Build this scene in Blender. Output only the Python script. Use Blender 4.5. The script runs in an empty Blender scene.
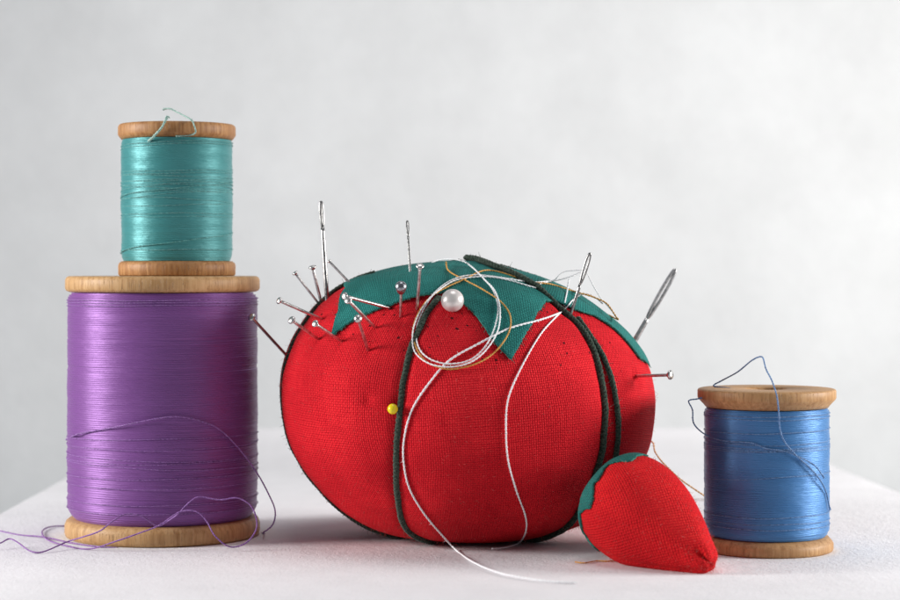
import bpy, math, random
from mathutils import Vector, Matrix, noise
from mathutils.bvhtree import BVHTree
random.seed(7)
PI = math.pi
sc = bpy.context.scene
COL = sc.collection
# one unit is one centimetre
sc.unit_settings.system = 'METRIC'; sc.unit_settings.scale_length = 0.01

# ------------------------------------------------------------------ camera
CAM = Vector((0, -40, 5.3)); F = 2000.0; CX0 = 450.0; HY = 270.0
cam_d = bpy.data.cameras.new('camera'); cam = bpy.data.objects.new('camera', cam_d); COL.objects.link(cam)
cam.location = CAM; cam.rotation_euler = (PI/2, 0, 0)
cam_d.lens = 80; cam_d.sensor_width = 36; cam_d.shift_y = -30/900
cam_d.clip_start = 1; cam_d.clip_end = 1000
cam_d.dof.use_dof = True; cam_d.dof.focus_distance = 37.6; cam_d.dof.aperture_fstop = 0.21
sc.camera = cam
sc.view_settings.view_transform = 'Standard'; sc.view_settings.look = 'None'
sc.view_settings.exposure = 0; sc.view_settings.gamma = 1

def at(px, py, d): return Vector(((px-CX0)*d/F, d-40, 5.3-(py-HY)*d/F))
def dirpx(px, py): return Vector(((px-CX0)/F, 1, -(py-HY)/F))
def ground(px, py, z=0.0):
    d = (5.3-z)*F/(py-HY); return at(px, py, d)

# ------------------------------------------------------------------ node helpers
class NT:
    def __init__(s, name):
        s.m = bpy.data.materials.new(name); s.m.use_nodes = True
        s.t = s.m.node_tree; s.n = s.t.nodes; s.l = s.t.links
        s.b = s.n['Principled BSDF']
    def link(s, a, b): s.l.new(a, b)
    def val(s, inp, v):
        if hasattr(v, 'is_output') or isinstance(v, bpy.types.NodeSocket): s.link(v, inp)
        else: inp.default_value = v
    def math(s, op, a, b=0.0, c=None, clamp=False):
        n = s.n.new('ShaderNodeMath'); n.operation = op; n.use_clamp = clamp
        s.val(n.inputs[0], a); s.val(n.inputs[1], b)
        if c is not None: s.val(n.inputs[2], c)
        return n.outputs[0]
    def noise(s, vec, scale, detail=3, rough=.5, dist=0):
        n = s.n.new('ShaderNodeTexNoise'); s.link(vec, n.inputs['Vector'])
        n.inputs['Scale'].default_value = scale; n.inputs['Detail'].default_value = detail
        n.inputs['Roughness'].default_value = rough; n.inputs['Distortion'].default_value = dist
        return n.outputs[0]
    def mapping(s, vec, scale=(1,1,1), loc=(0,0,0), rot=(0,0,0)):
        n = s.n.new('ShaderNodeMapping'); s.link(vec, n.inputs[0])
        n.inputs['Scale'].default_value = scale; n.inputs['Location'].default_value = loc; n.inputs['Rotation'].default_value = rot
        return n.outputs[0]
    def obj(s): return s.n.new('ShaderNodeTexCoord').outputs['Object']
    def uv(s): return s.n.new('ShaderNodeTexCoord').outputs['UV']
    def sep(s, v):
        n = s.n.new('ShaderNodeSeparateXYZ'); s.link(v, n.inputs[0]); return n.outputs
    def comb(s, x, y, z):
        n = s.n.new('ShaderNodeCombineXYZ'); s.val(n.inputs[0], x); s.val(n.inputs[1], y); s.val(n.inputs[2], z); return n.outputs[0]
    def ramp(s, f, stops):
        n = s.n.new('ShaderNodeValToRGB'); s.val(n.inputs[0], f)
        e = n.color_ramp.elements
        while len(e) < len(stops): e.new(.5)
        for k, (p, c) in enumerate(stops):
            e[k].position = p; e[k].color = (*c, 1) if len(c) == 3 else c
        return n.outputs[0]
    def mix(s, f, a, b, mode='MIX'):
        n = s.n.new('ShaderNodeMix'); n.data_type = 'RGBA'; n.blend_type = mode
        s.val(n.inputs[0], f)
        for i, v in ((6, a), (7, b)):
            if isinstance(v, tuple): v = (*v, 1) if len(v) == 3 else v
            s.val(n.inputs[i], v)
        return n.outputs[2]
    def bump(s, h, dist, strength=1.0, prev=None):
        n = s.n.new('ShaderNodeBump'); s.link(h, n.inputs['Height'])
        n.inputs['Distance'].default_value = dist; n.inputs['Strength'].default_value = strength
        if prev is not None: s.link(prev, n.inputs['Normal'])
        return n.outputs[0]
    def set(s, **k):
        for a, v in k.items():
            nm = a.replace('_', ' ')
            if isinstance(v, tuple) and len(v) == 3: v = (*v, 1)
            s.val(s.b.inputs[nm], v)
        return s.m

def fabric_mat(name, base, dark, light, tpc=20.0, holes=False, spec=.25, bumpd=.012):
    t = NT(name); uv = t.uv()
    warp = t.noise(uv, 1.4, 2)
    n1 = t.noise(t.mapping(uv, (1, 14, 1)), 1.6, 2)       # slubs along u
    n2 = t.noise(t.mapping(uv, (14, 1, 1)), 1.6, 2)
    s = t.sep(uv)
    u = t.math('ADD', s[0], t.math('MULTIPLY', warp, .10)); v = t.math('ADD', s[1], t.math('MULTIPLY', t.noise(uv, 1.1, 2), .12))
    su = t.math('SINE', t.math('MULTIPLY', u, PI*tpc)); sv = t.math('SINE', t.math('MULTIPLY', v, PI*tpc))
    chk = t.math('MULTIPLY', su, sv)
    au = t.math('ABSOLUTE', su); av = t.math('ABSOLUTE', sv)
    gaps = t.math('MULTIPLY', au, av)
    h = t.math('ADD', t.math('MULTIPLY', chk, .35), t.math('MULTIPLY', gaps, .9))
    fine = t.noise(uv, 60, 3, .6)
    h = t.math('ADD', h, t.math('MULTIPLY', fine, .7))
    h = t.math('ADD', h, t.math('MULTIPLY', t.math('ADD', n1, n2), .8))
    pit = t.math('MULTIPLY', t.math('SUBTRACT', 1.0, au), t.math('SUBTRACT', 1.0, av))
    tone = t.math('ADD', t.math('MULTIPLY', t.math('POWER', gaps, .7), .26), t.math('MULTIPLY', t.math('ADD', n1, n2), .36))
    tone = t.math('ADD', tone, t.math('MULTIPLY', t.math('SUBTRACT', 1.0, t.math('POWER', pit, .7)), .42))
    tone = t.math('ADD', tone, t.math('MULTIPLY', chk, .13))
    tone = t.math('ADD', tone, t.math('MULTIPLY', t.noise(uv, 26, 2, .7), .42))
    tone = t.math('SUBTRACT', tone, .35, clamp=True)
    c = t.ramp(tone, [(.0, dark), (.52, base), (1.0, light)])
    big = t.noise(uv, .55, 3)
    c = t.mix(t.math('MULTIPLY', t.math('SUBTRACT', big, .36), 2.2, clamp=True), c, tuple(x*.62 for x in base))
    if holes:
        vo = t.n.new('ShaderNodeTexVoronoi'); vo.voronoi_dimensions = '2D'; t.link(uv, vo.inputs['Vector']); vo.inputs['Scale'].default_value = 4.0
        hp = t.sep(vo.outputs['Color'])
        d = t.math('LESS_THAN', vo.outputs['Distance'], t.math('ADD', t.math('MULTIPLY', t.math('POWER', hp[1], 2.0), .10), .045))
        pick = t.math('MULTIPLY', t.math('GREATER_THAN', hp[0], .34), t.math('LESS_THAN', t.math('ADD', s[1], t.math('MULTIPLY', t.noise(uv, .6, 1), 3)), 5.4))
        clus = t.math('GREATER_THAN', t.noise(t.mapping(uv, (1,1,1), (5,3,0)), .8, 1), .42)
        hf = t.math('MULTIPLY', t.math('MULTIPLY', d, pick), clus)
        c = t.mix(t.math('MULTIPLY', hf, .9), c, (.03, .003, .005))
        h = t.math('SUBTRACT', h, t.math('MULTIPLY', hf, 2.5))
    nb = t.bump(h, bumpd)
    t.set(Base_Color=c, Roughness=.78, Normal=nb, Specular_IOR_Level=spec, Sheen_Weight=.04, Sheen_Roughness=.5)
    t.b.inputs['Sheen Tint'].default_value = (*light, 1)
    return t.m

def thread_mat(name, base, light=None, rough=.45, spec=.5, sheen=.2, rows=False):
    t = NT(name); o = t.obj()
    light = light or tuple(min(1, x*1.5+.04) for x in base)
    if rows:
        nz = t.noise(t.mapping(o, (1.1, 1.1, 34)), 1.0, 4, .75)
        ns = t.noise(t.mapping(o, (5, 5, 60)), 1.0, 3, .7)
        nn = t.math('ADD', t.math('MULTIPLY', nz, .6), t.math('MULTIPLY', ns, .4))
        c = t.ramp(nn, [(.26, tuple(x*.6 for x in base)), (.42, base), (.62, base), (.80, light)])
        bl = t.noise(o, 1.3, 3)
        c = t.mix(t.math('MULTIPLY', bl, .35), c, tuple(x*.75 for x in base))
        z = t.sep(o)[2]
        ply = t.math('SINE', t.math('ADD', t.math('MULTIPLY', z, 2*PI/.034), t.math('MULTIPLY', nz, 4)))
        h = t.math('ADD', t.math('MULTIPLY', ply, .25), t.math('MULTIPLY', nn, 2.2))
        nb = t.bump(h, .008, .7)
        t.set(Normal=nb)
        t.b.inputs['Anisotropic'].default_value = .72; t.b.inputs['Anisotropic Rotation'].default_value = .25; t.b.inputs['Metallic'].default_value = .28
        tan = t.n.new('ShaderNodeTangent'); tan.direction_type = 'RADIAL'; tan.axis = 'Z'
        t.link(tan.outputs[0], t.b.inputs['Tangent'])
        t.set(Roughness=t.math('ADD', rough-.06, t.math('MULTIPLY', nn, .2)))
    else:
        f = t.noise(o, 30, 3, .6)
        c = t.ramp(f, [(.35, tuple(x*.7 for x in base)), (.65, light)])
        t.set(Roughness=rough, Normal=t.bump(f, .006, .6))
    t.set(Base_Color=c, Specular_IOR_Level=spec, Sheen_Weight=sheen, Sheen_Roughness=.35)
    return t.m

def wood_mat(name, base, dark, light):
    t = NT(name); o = t.obj()
    st = t.noise(t.mapping(o, (16, 16, 1.3)), 1.0, 4, .65, .3)
    po = t.noise(t.mapping(o, (46, 46, 3.5)), 1.0, 2, .7)
    bl = t.noise(t.mapping(o, (1.0, 3.2, 1.2)), 1.0, 3)
    c = t.ramp(st, [(.30, dark), (.50, base), (.72, light)])
    pore = t.ramp(po, [(.30, (1,1,1)), (.40, (0,0,0))])
    c = t.mix(t.math('MULTIPLY', pore, .55), c, tuple(x*.35 for x in dark))
    c = t.mix(t.math('MULTIPLY', t.math('SUBTRACT', bl, .35, clamp=True), 1.1, clamp=True), c, tuple(x*.8 for x in dark))
    rings = t.noise(t.mapping(o, (2.2, 14, 2)), 1, 2)
    c = t.mix(t.math('MULTIPLY', t.math('SUBTRACT', rings, .5, clamp=True), 1.3, clamp=True), c, dark)
    h = t.math('SUBTRACT', t.math('MULTIPLY', st, .6), t.math('MULTIPLY', pore, .6))
    t.set(Base_Color=c, Roughness=t.math('ADD', .42, t.math('MULTIPLY', st, .2)), Normal=t.bump(h, .012, .7), Specular_IOR_Level=.35)
    return t.m

def metal_mat(name, base=(.72, .71, .70), rough=.2):
    t = NT(name); o = t.obj()
    n = t.noise(o, 14, 3, .6); f = t.noise(o, 90, 2)
    c = t.ramp(n, [(.35, tuple(x*.62 for x in base)), (.6, base)])
    t.set(Base_Color=c, Metallic=1.0, Roughness=t.math('ADD', rough-.06, t.math('MULTIPLY', n, .16)), Normal=t.bump(f, .002, .4))
    return t.m

def paper_mat(name, base, amp, scale, bump=.02, tint=(.97, .985, 1.0)):
    t = NT(name); o = t.obj()
    a = t.noise(o, scale, 5, .62); b = t.noise(t.mapping(o, (1, 1, 1), (7, 2, 4)), scale*5, 4, .6)
    fib = t.noise(t.mapping(o, (6, 5, 4.4), (0,0,0), (.4, .5, .6)), scale*2.2, 3, .7, 1.2)
    f = t.math('ADD', t.math('MULTIPLY', a, .70), t.math('ADD', t.math('MULTIPLY', b, .15), t.math('MULTIPLY', fib, .15)))
    lo = tuple(x*(1-amp) for x in base); hi = tuple(min(.95, x*(1+amp*.6)) for x in base)
    c = t.ramp(f, [(.36, lo), (.64, hi)])
    t.set(Base_Color=c, Roughness=.9, Specular_IOR_Level=.15, Normal=t.bump(t.math('ADD', b, fib), bump, .6))
    return t.m

M = {}
M['red'] = fabric_mat('red_woven_cotton', (.68, .004, .016), (.11, .001, .004), (1.0, .038, .045), 22.5, holes=True, spec=.12, bumpd=.016)
M['red_coarse'] = fabric_mat('red_coarse_cotton', (.68, .005, .014), (.13, .0005, .003), (.92, .03, .025), 19, bumpd=.018, spec=.12)
M['leaf'] = fabric_mat('green_woven_cotton', (.004, .122, .108), (.001, .036, .032), (.03, .28, .25), 23, bumpd=.008)
M['cap'] = fabric_mat('shaded_green_cotton', (.004, .09, .08), (.001, .025, .022), (.025, .23, .20), 23, bumpd=.008)  # leaf cloth darkened, the shadow on the cap put into its colour
M['leaf_edge'] = thread_mat('green_frayed_edge', (.012, .14, .11), (.06, .30, .24), .8, .2)
M['cord'] = thread_mat('dark_green_cord', (.02, .036, .026), (.075, .105, .08), .85, .15, .25)
M['purple'] = thread_mat('purple_wound_thread', (.25, .09, .335), (.50, .26, .60), .46, .55, .15, rows=True)
M['teal'] = thread_mat('teal_wound_thread', (.065, .30, .305), (.19, .50, .48), .42, .6, .12, rows=True)
M['blue'] = thread_mat('blue_wound_thread', (.068, .225, .50), (.22, .45, .74), .42, .55, .12, rows=True)
M['purple_t'] = thread_mat('purple_thread', (.20, .07, .30), (.36, .16, .48), .5)  # darkened base, stands for the shadow lines beside stray wraps
M['teal_t'] = thread_mat('teal_thread', (.04, .21, .21), (.12, .40, .38), .5)  # darker than the winding, shadow along the wraps put into colour
M['teal_pale'] = thread_mat('pale_teal_thread', (.22, .42, .36), (.45, .65, .58), .6)
M['blue_t'] = thread_mat('blue_thread', (.06, .15, .35), (.18, .34, .60), .5)  # base darkened too, for shadow lines at the wraps
M['white_t'] = thread_mat('white_thread', (1.22, 1.21, 1.23), (.93, .93, .94), .6)
M['white_t'].node_tree.nodes['Principled BSDF'].inputs['Subsurface Weight'].default_value = 0
M['white_t'].node_tree.nodes['Principled BSDF'].inputs['Subsurface Scale'].default_value = .04
M['orange_t'] = thread_mat('orange_thread', (.62, .27, .03), (.80, .42, .08), .5)
M['wood_a'] = wood_mat('pale_spool_wood', (.54, .32, .14), (.36, .185, .07), (.64, .41, .21))
M['wood_b'] = wood_mat('brown_spool_wood', (.44, .215, .080), (.26, .11, .038), (.57, .32, .14))
M['wood_c'] = wood_mat('tan_spool_wood', (.50, .28, .12), (.33, .16, .06), (.60, .37, .18))
M['metal'] = metal_mat('nickel_pin', (.72, .70, .68), .30)
M['steel'] = metal_mat('needle_steel', (.80, .79, .78), .36)
M['needle'] = metal_mat('dimmed_needle_steel', (.40, .39, .38), .27)  # same steel with base darkened, offsets lamp reflections on upright needles
M['ball'] = metal_mat('grey_ball_head', (.42, .43, .46), .28)
t = NT('pearl_plastic')
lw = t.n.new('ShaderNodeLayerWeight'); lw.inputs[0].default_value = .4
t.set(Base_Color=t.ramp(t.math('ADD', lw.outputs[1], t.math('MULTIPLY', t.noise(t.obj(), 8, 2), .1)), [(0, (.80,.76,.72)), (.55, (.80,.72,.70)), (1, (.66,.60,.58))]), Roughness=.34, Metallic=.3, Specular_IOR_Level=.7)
t.b.inputs['Coat Weight'].default_value = .5; t.b.inputs['Coat Roughness'].default_value = .22
M['pearl'] = t.m
t = NT('yellow_glass')
t.set(Base_Color=t.ramp(t.noise(t.obj(), 12, 2), [(.3, (.80, .62, .01)), (.7, (.88, .74, .02))]), Roughness=.15, Specular_IOR_Level=.5)
t.b.inputs['Subsurface Weight'].default_value = .2; t.b.inputs['Subsurface Scale'].default_value = .05
M['yellow'] = t.m
M['backdrop'] = paper_mat('mottled_grey_paper', (.785, .795, .795), .085, .17, .05)
M['table'] = paper_mat('white_paper', (.765, .755, .77), .05, .7, .03)

# ------------------------------------------------------------------ mesh helpers
class MB:
    def __init__(s): s.v = []; s.f = []; s.uv = None; s.mi = None
    def add(s, v, f, mi=0):
        o = len(s.v); s.v += [Vector(p) for p in v]; s.f += [tuple(i+o for i in q) for q in f]
        if s.mi is None: s.mi = []
        s.mi += [mi]*len(f)
    def build(s, name, mats, parent=None, smooth=True, origin=None):
        if not isinstance(mats, (list, tuple)): mats = [mats]
        me = bpy.data.meshes.new(name)
        off = Vector((0,0,0))
        if parent is not None: off = parent_loc(parent)
        elif origin is not None: off = Vector(origin)
        me.from_pydata([p-off for p in s.v], [], s.f)
        for m in mats: me.materials.append(m)
        if s.mi: me.polygons.foreach_set('material_index', s.mi)
        me.polygons.foreach_set('use_smooth', [smooth]*len(s.f))
        if s.uv:
            ul = me.uv_layers.new(name='uv')
            k = 0
            for q in s.uv:
                for c in q: ul.data[k].uv = c; k += 1
        me.update()
        o = bpy.data.objects.new(name, me); COL.objects.link(o)
        if parent is not None: o.parent = parent
        else: o.location = off
        return o
def parent_loc(p):
    l = Vector(p.location)
    while p.parent: p = p.parent; l += Vector(p.location)
    return l

def thing(name, label, cat, loc, group=None):
    o = bpy.data.objects.new(name, None); COL.objects.link(o); o.location = loc
    o.empty_display_size = .2
    o['label'] = label; o['category'] = cat
    if group: o['group'] = group
    return o
def tag(o, label, cat, group=None):
    o['label'] = label; o['category'] = cat
    if group: o['group'] = group
    return o

def catmull(P, n=8):
    dim = len(P[0]); out = []
    for i in range(len(P)-1):
        p0 = P[max(0, i-1)]; p1 = P[i]; p2 = P[i+1]; p3 = P[min(len(P)-1, i+2)]
        for k in range(n):
            u = k/n
            out.append(tuple(.5*((2*p1[j]) + (-p0[j]+p2[j])*u + (2*p0[j]-5*p1[j]+4*p2[j]-p3[j])*u*u + (-p0[j]+3*p1[j]-3*p2[j]+p3[j])*u**3) for j in range(dim)))
    out.append(tuple(P[-1])); return out
def resample(pts, step):
    pts = [Vector(p) for p in pts]; L = [0]
    for a, b in zip(pts, pts[1:]): L.append(L[-1]+(b-a).length)
    n = max(2, int(L[-1]/step)+1); out = []; j = 0
    for k in range(n+1):
        s = L[-1]*k/n
        while j < len(L)-2 and L[j+1] < s: j += 1
        u = (s-L[j])/max(1e-9, L[j+1]-L[j]); out.append(pts[j].lerp(pts[j+1], min(1, max(0, u))))
    return out
def frames(pts):
    T = []
    for i in range(len(pts)):
        a = pts[max(0, i-1)]; b = pts[min(len(pts)-1, i+1)]; t = (b-a)
        T.append(t.normalized() if t.length > 1e-9 else Vector((0,0,1)))
    n = T[0].orthogonal().normalized(); N = [n]
    for i in range(1, len(pts)):
        n = n - T[i]*n.dot(T[i]); n = n.normalized() if n.length > 1e-9 else T[i].orthogonal().normalized(); N.append(n)
    return T, N
def tube(mb, pts, r, seg=8, caps=True, mi=0, jit=0):
    pts = [Vector(p) for p in pts]; T, N = frames(pts); V = []; Fc = []
    R = r if isinstance(r, (list, tuple)) else [r]*len(pts)
    for p, t, n, rr in zip(pts, T, N, R):
        b = t.cross(n)
        if jit: rr *= 1+random.uniform(-jit, jit)
        for k in range(seg):
            a = 2*PI*k/seg; V.append(p+(n*math.cos(a)+b*math.sin(a))*rr)
    for i in range(len(pts)-1):
        for k in range(seg):
            k2 = (k+1) % seg; Fc.append((i*seg+k, i*seg+k2, (i+1)*seg+k2, (i+1)*seg+k))
    if caps:
        Fc.append(tuple(range(seg-1, -1, -1))); Fc.append(tuple((len(pts)-1)*seg+k for k in range(seg)))
    mb.add(V, Fc, mi)
def rope(mb, pts, rad, plies=2, pitch=.15, step=.02, seg=6, jit=.06, fuzz=0, fray=False):
    """twisted thread: plies wind round the path"""
    P = resample(pts, step); T, N = frames(P)
    hr = rad*.38; pr = rad*.64
    for q in range(plies):
        path = []; s = 0
        for i, (p, t, n) in enumerate(zip(P, T, N)):
            if i: s += (P[i]-P[i-1]).length
            a = 2*PI*(s/pitch+q/plies); b = t.cross(n)
            hh = hr*(1+.15*math.sin(s*9+q))
            if fray:
                rem = (len(P)-1-i)*step
                hh *= 1+2.2*max(0, 1-rem/.12)
            path.append(p+(n*math.cos(a)+b*math.sin(a))*hh)
        tube(mb, path, pr, seg, True, 0, jit)
    for _ in range(int(fuzz*len(P)*step)):
        i = random.randrange(1, len(P)-1); p = P[i]; t = T[i]; a = random.uniform(0, 2*PI)
        n = N[i]; b = t.cross(n); dr = (n*math.cos(a)+b*math.sin(a)+t*random.uniform(-1.2, 1.2)).normalized()
        L = random.uniform(.5, 1.6)*rad*1.3
        bend = Vector((random.uniform(-1,1), random.uniform(-1,1), random.uniform(-1,1)))*L*.4
        p0 = p+dr*rad*.7
        tube(mb, [p0, p0+dr*L*.5+bend*.3, p0+dr*L+bend], .0028, 3, False)
def lathe(mb, prof, cx, cy, seg=96, mi=0, closed=True, wob=0):
    V = []; n = len(prof)
    for k in range(seg):
        a = 2*PI*k/seg; ca, sa = math.cos(a), math.sin(a)
        for (r, z) in prof:
            rr = r
            if wob: rr = r*(1+wob*noise.noise(Vector((ca*1.3, sa*1.3, z*.8))))
            V.append((cx+rr*ca, cy+rr*sa, z))
    Fc = []
    for k in range(seg):
        k2 = (k+1) % seg
        for i in range(n-1 if not closed else n):
            j = (i+1) % n; Fc.append((k*n+i, k2*n+i, k2*n+j, k*n+j))
    mb.add(V, Fc, mi)
def sphere(mb, c, r, seg=32, rings=18, axis=None, prof=None, mi=0):
    c = Vector(c); ax = (axis or Vector((0,0,1))).normalized(); n = ax.orthogonal().normalized(); b = ax.cross(n)
    V = []; Fc = []
    for i in range(rings+1):
        a = PI*i/rings; h = math.cos(a)*r; rr = max(1e-4, math.sin(a)*r)
        if prof: h, rr = prof(h, rr)
        for k in range(seg):
            t = 2*PI*k/seg; V.append(c+ax*h+(n*math.cos(t)+b*math.sin(t))*rr)
    for i in range(rings):
        for k in range(seg):
            k2 = (k+1) % seg; Fc.append((i*seg+k, (i+1)*seg+k, (i+1)*seg+k2, i*seg+k2))
    mb.add(V, Fc, mi)

# ------------------------------------------------------------------ setting
mb = MB()
NX, NY = 60, 90
V = []; Fc = []
for j in range(NY+1):
    Yp = -18+(37.2)*j/NY; Y = Yp; zl = 0
    if Yp > 14.0:
        q_ = (Yp-14.0)/5.6; Y = 14.0+5.6*math.sin(q_)*1.0; zl = 5.6*(1-math.cos(q_))*.30  # added upward curl, its shading melts the back edge into the backdrop
    xl = -9.78 - .002*(Y-11); xr = 10.27 - .06*(Y-14.9)
    for i in range(NX+1):
        u = i/NX; X = xl+(xr-xl)*u
        z = zl
        if Y > 6: z -= .02*noise.noise(Vector((X*.3, Y*.3, 0)))+.0
        
        V.append((X, Y, z))
for j in range(NY):
    for i in range(NX):
        a = j*(NX+1)+i; Fc.append((a, a+1, a+NX+2, a+NX+1))
top = len(V)
ring = [i for i in range(NX+1)] + [j*(NX+1)+NX for j in range(1, NY+1)] + [NY*(NX+1)+i for i in range(NX-1, -1, -1)] + [j*(NX+1) for j in range(NY-1, 0, -1)]
V += [(x, y+(.12 if z > .5 else 0), z-.25) for x, y, z in V]; n = len(ring)
Fc += [tuple(top+i for i in reversed(f)) for f in Fc]
sk = len(V); V += [V[i] for i in ring]+[V[top+i] for i in ring]
for k in range(n):
    k2 = (k+1) % n; Fc.append((sk+k2, sk+k, sk+n+k, sk+n+k2))
mb.add(V, Fc); tt = mb.build('tabletop', M['table']); tt['kind'] = 'structure'
mb = MB(); V = []; Fc = []
n1, n2 = 80, 60
for j in range(n2+1):
    for i in range(n1+1):
        X = -60+120*i/n1; Z = -30+85*j/n2
        V.append((X, 30+.25*noise.noise(Vector((X*.08, 3, Z*.05))), Z))
for j in range(n2):
    for i in range(n1):
        a = j*(n1+1)+i; Fc.append((a, a+1, a+n1+2, a+n1+1))
mb.add(V, Fc); bd = mb.build('backdrop', M['backdrop']); bd['kind'] = 'structure'

# ------------------------------------------------------------------ spools
def spool(label, cx, cy, z0, bot, topf, R_th, z_t0, z_t1, z_top, wood, th, tht, hole, pitch, taper=.03, seed=1):
    """bot/topf: flange profiles as (r, z) lists, outer side only"""
    rnd = random.Random(seed)
    root = thing('thread_spool', label, 'thread spool', (cx, cy, z0))
    for prof, za, zb in ((bot, z0, z_t0), (topf, z_t1, z_top)):
        p = [(hole, za+.02), (hole+.02, za)] + prof + [(hole+.03, zb), (hole, zb-.03)]
        m = MB(); lathe(m, p, cx, cy, 128, wob=.004); m.build('flange', wood, root)
    m = MB(); rc = hole+.12
    lathe(m, [(hole+.005, z_t0-.1), (rc, z_t0-.1), (rc, z_t1+.1), (hole+.005, z_t1+.1)], cx, cy, 48); m.build('core', wood, root)
    # wound thread: rows of thread
    H = z_t1-z_t0; rows = int(H/pitch); prof = [(rc+.005, z_t0+.004)]
    for k in range(rows):
        f = (k+.5)/rows
        r = R_th - taper*(max(0, 1-f/.06)**2*1.6 + max(0, (f-.97)/.03)**2) + .010*math.sin(f*PI) + .006*noise.noise(Vector((f*14, seed, 0)))
        j = rnd.gauss(0, .0016)
        if rnd.random() < .03: j -= .009
        z = z_t0+H*k/rows
        prof += [(r-.006+j*.3, z+.002*pitch), (r+j+.001, z+pitch*.25), (r+j+.004, z+pitch*.5), (r+j+.001, z+pitch*.75)]
    prof.append((rc+.005, z_t1-.004))
    m = MB(); seg = 180; n = len(prof)
    # helical and slightly wandering rows
    V = []
    for k in range(seg):
        a = 2*PI*k/seg; ca, sa = math.cos(a), math.sin(a)
        for i, (r, z) in enumerate(prof):
            e = min(1, min(z-z_t0, z_t1-z)/.15); e = max(0, e)
            dz = .02*e*noise.noise(Vector((ca*1.5, sa*1.5, z*2.5+seed)))
            dr = .006*noise.noise(Vector((ca*2, sa*2, z*9+seed)))+.010*noise.noise(Vector((ca*1.2, sa*1.2, z*2.2-seed)))+.003*noise.noise(Vector((ca*9, sa*9, z*22)))
            V.append((cx+(r+dr)*ca, cy+(r+dr)*sa, z+dz))
    Fc = []
    for k in range(seg):
        k2 = (k+1) % seg
        for i in range(n-1): Fc.append((k*n+i, k2*n+i, k2*n+i+1, k*n+i+1))
    m.add(V, Fc); m.build('wound_thread', th, root)
    return root

def wrap(mb, cx, cy, R, z0, z1, amp, ph, r=.018, a0=0, a1=2*PI, lift=.0):
    pts = []
    n = 120
    for k in range(n+1):
        u = k/n; a = a0+(a1-a0)*u
        z = z0+(z1-z0)*u + amp*math.sin(a+ph)+.006*math.sin(5*a+ph)
        rr = R+r*.55+lift*math.sin(PI*u)
        pts.append((cx+rr*math.cos(a), cy+rr*math.sin(a), z))
    rope(mb, pts, r*.72, 2, .16, .05, 5, .02)

# purple spool
PX, PYc = -5.74, 0.0
bot = [(1.86, 0), (1.915, .03), (1.935, .09), (1.935, .24), (1.90, .33), (1.84, .372), (1.6, .38)]
tp = [(1.6, 4.86), (1.84, 4.865), (1.90, 4.89), (1.925, 4.94), (1.925, 5.10), (1.90, 5.155), (1.85, 5.18)]
sp1 = spool('large wooden spool of purple thread standing left of the tomato pincushion', PX, PYc, 0, bot, tp, 1.875, .38, 4.86, 5.18, M['wood_a'], M['purple'], M['purple_t'], .42, .040, .10, 1)
m = MB()
for z, am, ph, r in ((2.02, .05, 2.5, .016), (1.66, .05, -1.2, .016), (1.60, .02, .3, .015), (1.50, .07, -1.5, .016), (1.30, .02, 1.2, .015), (1.12, .015, .2, .013),
                     (1.88, .03, .1, .015), (.80, .01, 1, .014), (.62, .012, 2, .014), (4.72, .012, 1, .015), (4.60, .02, 2.4, .014), (4.66, .01, 2.4, .014)):
    m = MB(); wrap(m, PX, PYc, 1.883, z, z, am, ph, r); m.build('stray_wrap', M['purple_t'], sp1)
# teal spool
GX = -5.46; g0 = 5.18
bot = [(1.13, g0+.004), (1.16, g0+.03), (1.165, g0+.20), (1.15, g0+.255), (1.10, g0+.295), (1.0, g0+.30)]
tp = [(1.0, 7.90), (1.105, 7.905), (1.15, 7.96), (1.17, 7.99), (1.17, 8.14), (1.155, 8.18), (1.13, 8.20)]
sp2 = spool('small wooden spool of teal thread standing on top of the purple spool', GX, 0.0, g0, bot, tp, 1.095, g0+.30, 7.90, 8.20, M['wood_b'], M['teal'], M['teal_t'], .30, .030, .03, 2)
m = MB()
for z, am, ph in ((7.28, .05, 0.4), (7.22, .04, .6), (7.16, .035, -.9), (7.09, .06, .5), (7.02, .05, .9), (6.95, .07, -.7), (6.88, .09, 2.7), (6.80, .05, 2.4), (6.74, .10, 2.1),
                  (6.60, .05, .6), (6.40, .012, 2), (6.35, .012, .5), (5.70, .01, 1), (7.80, .04, 1.6), (7.74, .05, 1.9), (7.01, .05, 3.4), (6.66, .06, -2.4)):
    m = MB(); wrap(m, GX, 0, 1.10, z, z, am, ph, .014); m.build('stray_wrap', M['teal_t'], sp2)
for za, zb in ((7.05, 6.72), (6.05, 5.62)):
    m = MB(); wrap(m, GX, 0, 1.105, za, zb, .0, 0, .016, 2*PI, PI, .01); m.build('stray_wrap', M['teal_t'], sp2)
# blue spool
BX, BY = 6.0, -2.1
bot = [(1.20, 0), (1.235, .02), (1.25, .06), (1.25, .15), (1.23, .19), (1.16, .27), (1.0, .285)]
tp = [(1.0, 2.70), (1.15, 2.71), (1.19, 2.76), (1.285, 2.86), (1.30, 2.89), (1.30, 3.02), (1.285, 3.045), (1.26, 3.055)]
sp3 = spool('wooden spool of blue thread standing alone right of the pincushion', BX, BY, 0, bot, tp, 1.165, .285, 2.70, 3.055, M['wood_c'], M['blue'], M['blue_t'], .38, .032, .05, 3)
m = MB()
for z, am, ph in ((2.30, .03, 1.2), (2.02, .02, .4), (1.98, .015, 1.0), (1.94, .02, 2.2), (2.60, .012, 1.), (2.55, .02, .2), (1.42, .09, -1.2+PI*1.1), (.75, .03, 1), (.60, .02, 2.3), (.52, .012, .6), (2.12, .05, .2)):
    m = MB(); wrap(m, BX, BY, 1.17, z, z, am, ph, .014); m.build('stray_wrap', M['blue_t'], sp3)

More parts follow.
